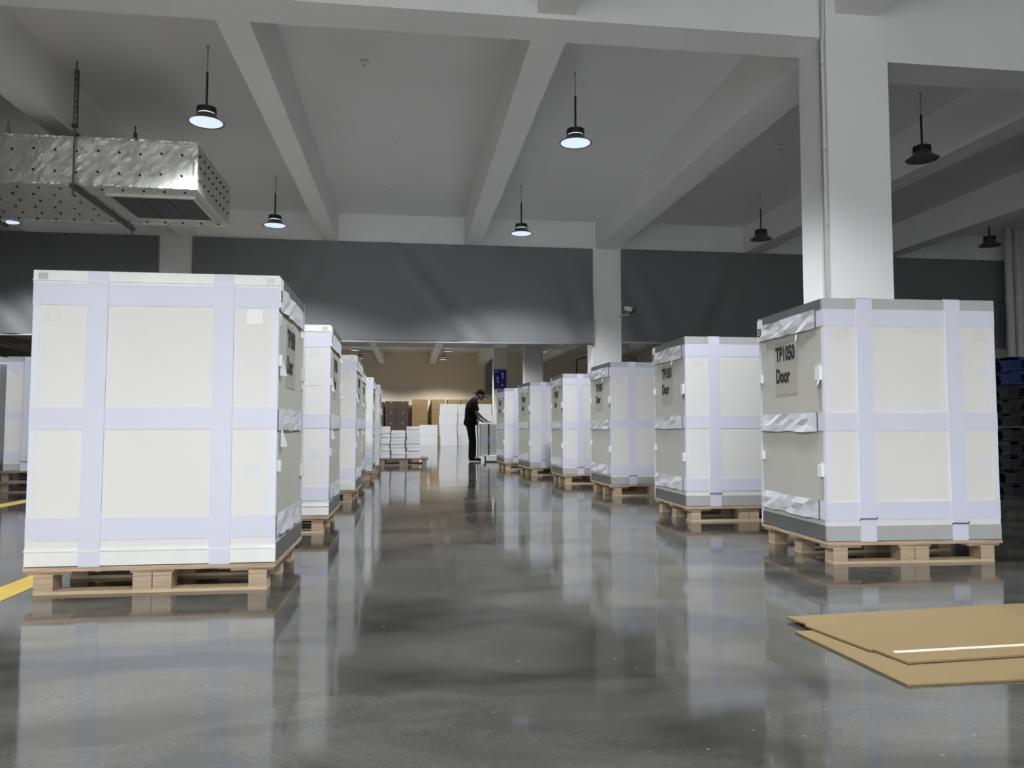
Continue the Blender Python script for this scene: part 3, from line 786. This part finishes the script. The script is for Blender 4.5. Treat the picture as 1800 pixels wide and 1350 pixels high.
# stack with the blue strap beside the worker
p = make_pallet(1.0, .7, .12, False); p['label'] = 'pallet under the strapped stack beside the worker'; p['group'] = 'plywood pallets'; p.location = (2.32, 18.78, 0)
z = .1205; n = 9; hh = (.885 - z) / n
for k in range(n):
    o = thing('foam_sheet', f"white foam sheet, {nth[k]} from below in the strapped stack", 'foam sheet', (2.09 + .004 * math.sin(k * 3), 18.78, z), 0, 'foam sheets in the strapped stack')
    MB().box(-.40, .40, -.30, .30, .002, hh - .002).build('sheet', 'foam', o)
    MB().box(-.396, .396, -.296, .296, -.0, .002).build('paper_liner', 'wrap', o)
    z += hh
t = thing('packing_strap', 'dark and blue strap round the stack beside the worker', 'strap', (1.88, 18.78, .1205))
MB().box(-.02, .02, -.309, -.303, .0, .30).build('strap_band', 'strap_k', t)
MB().box(-.02, .02, -.310, -.303, .30, .50).build('blue_band', 'strap_b', t)
MB().box(-.02, .02, -.309, -.303, .50, .772).build('strap_band', 'strap_k', t)
MB().box(-.02, .02, -.303, .303, .768, .772).build('strap_band', 'strap_k', t)
t = thing('foam_block', 'low white foam block on the floor before the strapped stack', 'foam', (1.98, 18.05, 0))
MB().box(-.20, .30, -.06, .06, .03, .155).build('block', 'foam', t)
MB().box(-.22, .32, -.08, .08, 0, .03).build('skid', 'steel', t)

# ------------------------------------------------------------------ white boxes and brown cartons in the far room
def simple_box(name, x0, x1, y0, y1, z0, z1, m, label, cat, group, lid=None):
    o = thing(name, label, cat, ((x0 + x1) / 2, (y0 + y1) / 2, z0), 0, group)
    w, d, h = (x1 - x0) / 2, (y1 - y0) / 2, z1 - z0
    MB().box(-w, w, -d, d, .003, h * .985 if lid is None else h - .004).build('box_body', m, o)
    if lid == 'foam': MB().box(-w + .006, w - .006, -d + .006, d - .006, h * .985, h).build('lid', m, o)
    elif lid:
        MB().box(-.03, .03, -d - .003, d + .003, h * .80, h).build('seam_tape', lid, o)
        MB().box(-w, -.004, -d, d, h - .004, h).build('flap', m, o); MB().box(.004, w, -d, d, h - .004, h).build('flap', m, o)
    return o
lay = ['bottom', 'second', 'third', 'top']
for nm, x0, x1, y0, n in (('low stack left of the tall white stacks', .46, 1.24, 35.0, 2), ('tall white stack left of the worker', 1.36, 2.12, 34.9, 4),
                          ('tall white stack right behind the worker', 2.17, 3.04, 35.1, 4), ('tall white stack right of the worker', 3.10, 3.70, 35.0, 4)):
    for k in range(n):
        dx = .02 * math.sin(k * 2.3 + x0)
        simple_box('foam_box', x0 + dx, x1 + dx, y0, y0 + .8, k * .47, (k + 1) * .47 - .004, 'foam',
                   f"{lay[k] if n == 4 else ('bottom', 'upper')[k]} white foam box of the {nm}", 'box', 'white foam boxes in the far room', lid='foam')
for nm, x0, x1, m, hh in (('dark brown, leftmost stack behind the left crates', -2.05, -1.36, 'carton_d', .55), ('dark brown, left of the paired dark stacks', -1.29, -.67, 'carton_d', .56),
                          ('dark brown, right of the paired dark stacks', -.66, -.05, 'carton_d', .56), ('tan, first stack right of the dark ones', .14, .97, 'carton', .585),
                          ('tan, second stack right of the dark ones', 1.18, 1.92, 'carton', .587), ('tan, third stack right of the dark ones', 2.05, 2.68, 'carton', .587),
                          ('tan, stack behind the worker', 2.80, 3.62, 'carton', .587), ('tan, rightmost stack by the far column', 3.72, 4.5, 'carton', .587)):
    for k in range(4):
        simple_box('carton', x0, x1, 42.0, 43.7, k * hh, (k + 1) * hh - .004, m, f'{lay[k]} cardboard carton: {nm}', 'carton', 'cardboard cartons by the cream wall', lid='carton_tape')

# ------------------------------------------------------------------ the worker
def remeshed(mb, name, m, parent, voxel, smooth_it=6):
    me = mb.mesh(name); ob = bpy.data.objects.new('tmp', me); COL.objects.link(ob)
    r_ = ob.modifiers.new('r', 'REMESH'); r_.mode = 'VOXEL'; r_.voxel_size = voxel; r_.use_smooth_shade = True
    s_ = ob.modifiers.new('s', 'SMOOTH'); s_.iterations = smooth_it; s_.factor = .5
    dg = bpy.context.evaluated_depsgraph_get(); dg.update()
    out = bpy.data.meshes.new_from_object(ob.evaluated_get(dg)); out.name = name
    bpy.data.objects.remove(ob); out.materials.clear()
    return link(name, out, m, parent, smooth=True)
wk = thing('person', 'person in black T-shirt, trousers and backwards cap bending over the strapped stack', 'person', (1.53, 18.50, 0))
E_ = lambda ry: Matrix.Rotation(R(ry), 3, 'Y')
HT = 17
def hp(x, y, z):
    v = E_(HT) @ (Vector((x, y, z)) - Vector((.085, 0, 1.535))) + Vector((.085, 0, 1.535)); return tuple(v)
b = MB()
b.ellipsoid((-.10, 0, .95), (.12, .165, .13)); b.capsule((-.09, 0, .98), (-.065, 0, 1.28), .115, .125)
b.ellipsoid((-.05, 0, 1.32), (.115, .175, .16), E_(12))
b.capsule((.0, 0, 1.44), (.085, 0, 1.535), .058, .055)
b.ellipsoid(hp(.145, 0, 1.595), (.092, .074, .112), E_(22 + HT)); b.ellipsoid(hp(.175, 0, 1.535), (.058, .055, .06), E_(22 + HT))
b.capsule(hp(.232, 0, 1.585), hp(.243, 0, 1.553), .012, .016, 8)                       # nose
for s in (-1, 1):
    b.ellipsoid(hp(.128, s * .076, 1.578), (.022, .010, .032), E_(20 + HT), 8, 6)           # ear
    b.capsule((-.03, s * .13, 1.385), (-.01, s * .185, 1.37), .05, .05)
    el, wr = ((.045, -.235, 1.15), (.225, -.165, .995)) if s < 0 else ((.03, .22, 1.13), (.17, .16, .972))
    b.capsule((-.01, s * .195, 1.37), el, .046, .040); b.capsule(el, wr, .041, .026)
    W0 = Vector(wr); dv = Vector((.085, .01, -.045)) if s < 0 else Vector((.085, .01, -.035))
    pe = W0 + dv; b.capsule(W0, W0 + dv * .55, .026, .030); b.capsule(W0 + dv * .3 + Vector((0, .018, 0)), pe + Vector((0, .022, 0)), .016, .014); b.capsule(W0 + dv * .3 - Vector((0, .018, 0)), pe - Vector((0, .022, 0)), .016, .014)
    b.capsule(W0 + dv * .5, pe, .022, .018)
    for k, (oy, ln) in enumerate(((-.030, .055), (-.010, .068), (.010, .064), (.029, .050))):
        a0 = pe + Vector((0, oy, 0)); a1 = a0 + Vector((ln * .62, oy * .1, -.008)); a2 = a1 + Vector((ln * .45, 0, -.026))
        b.capsule(a0, a1, .0095, .0088, 8); b.capsule(a1, a2, .0088, .0075, 8)
    th = W0 + dv * .35; sd = 1 if s < 0 else -1
    t1 = th + Vector((.03, sd * .045, -.012)); t2 = t1 + Vector((.032, sd * .012, -.012))
    b.capsule(th, t1, .013, .0115, 8); b.capsule(t1, t2, .0115, .009, 8)
    hip = (-.09, s * .085, .90); kn = (-.045 + .03 * (s > 0), s * .095, .50); an = (-.075 + .05 * (s > 0), s * .10, .09)
    b.capsule(hip, kn, .085, .058); b.capsule(kn, an, .056, .038); b.capsule(an, (an[0] + .14, an[1], .045), .036, .030)
remeshed(b, 'body', 'skin', wk, .0062, 3)
c = MB()                                                                              # T-shirt
c.capsule((-.085, 0, .93), (-.07, 0, 1.24), .15, .148); c.ellipsoid((-.085, 0, .96), (.160, .19, .12)); c.ellipsoid((-.055, 0, 1.27), (.155, .215, .20), E_(12))
c.ellipsoid((-.015, 0, 1.42), (.095, .13, .085), E_(25)); c.ellipsoid((.02, 0, 1.47), (.075, .08, .05), E_(35))
for s in (-1, 1):
    c.capsule((-.02, s * .16, 1.385), (.00, s * .20, 1.37), .075, .075)
    e = Vector((.045, -.235, 1.15)) if s < 0 else Vector((.03, .22, 1.13))
    c.capsule((-.005, s * .03, 1.455), (-.01, s * .17, 1.405), .062, .068); a0 = Vector((-.005, s * .20, 1.37)); c.tube([a0, a0.lerp(e, .4), a0.lerp(e, .80)], [.073, .073, .076], 14)
c.tube([(-.085, 0, .86), (-.085, 0, .95)], [.168, .165], 24)
remeshed(c, 't_shirt', 'shirt', wk, .011, 6)
c = MB()                                                                              # trousers
c.ellipsoid((-.09, 0, .90), (.145, .175, .12))
for s in (-1, 1):
    hip = (-.09, s * .08, .88); kn = (-.05 + .03 * (s > 0), s * .095, .50); an = (-.07 + .05 * (s > 0), s * .10, .055)
    c.capsule(hip, kn, .112, .085); c.tube([kn, Vector(kn).lerp(Vector(an), .5), an], [.085, .080, .072], 16)
remeshed(c, 'trousers', 'trouser', wk, .011, 5)
for s in (-1, 1):
    ax = -.075 + .05 * (s > 0); sh = MB()
    sh.ellipsoid((ax + .01, s * .10, .055), (.065, .045, .055)); sh.capsule((ax, s * .10, .050), (ax + .17, s * .103, .040), .045, .034)
    so = remeshed(sh, 'shoe', 'shirt', wk, .009, 4)
    MB().prism([(ax - .058, s * .10 - .032), (ax + .10, s * .10 - .040), (ax + .18, s * .10 - .028), (ax + .204, s * .10), (ax + .18, s * .10 + .028), (ax + .10, s * .10 + .040), (ax - .058, s * .10 + .032)], 0, .016).build('sole', 'sole', so)
cp = MB(); rot = E_(14 + HT)
cp.ellipsoid(hp(.130, 0, 1.645), (.102, .084, .082), rot)
cp.ellipsoid(hp(.05, 0, 1.605), (.04, .07, .03), rot)
hat = remeshed(cp, 'cap', 'shirt', wk, .009, 4)
bq = MB().prism([(.07, -.06), (-.0, -.055), (-.035, 0), (-.0, .055), (.07, .06)], 1.600, 1.610); bq.v = [hp(*v) for v in bq.v]; bq.build('brim', 'shirt', hat)
hr = MB().ellipsoid(hp(.105, 0, 1.572), (.070, .076, .050), E_(15 + HT)); hr.build('hair', 'hair', wk, smooth=True)
gl = MB()
for s in (-1, 1):
    gl.tube([(.222 + .003 * math.cos(k * .7854), s * .033 + .024 * math.cos(k * .7854), 1.605 + .017 * math.sin(k * .7854)) for k in range(9)], .0028, 6)
    gl.tube([(.225, s * .057, 1.608), (.13, s * .080, 1.595)], .003, 6)
gl.tube([(.228, -.01, 1.607), (.228, .01, 1.607)], .003, 6)
gl.v = [hp(*v) for v in gl.v]
gl.build('glasses', 'black', wk)
for s in (-1, 1):
    MB().ellipsoid(hp(.216, s * .032, 1.603), (.010, .012, .008), None, 8, 6).build('eye', 'ink', wk)
MB().capsule(hp(.223, -.018, 1.522), hp(.223, .018, 1.522), .006, .006, 6).build('mouth', 'red', wk)
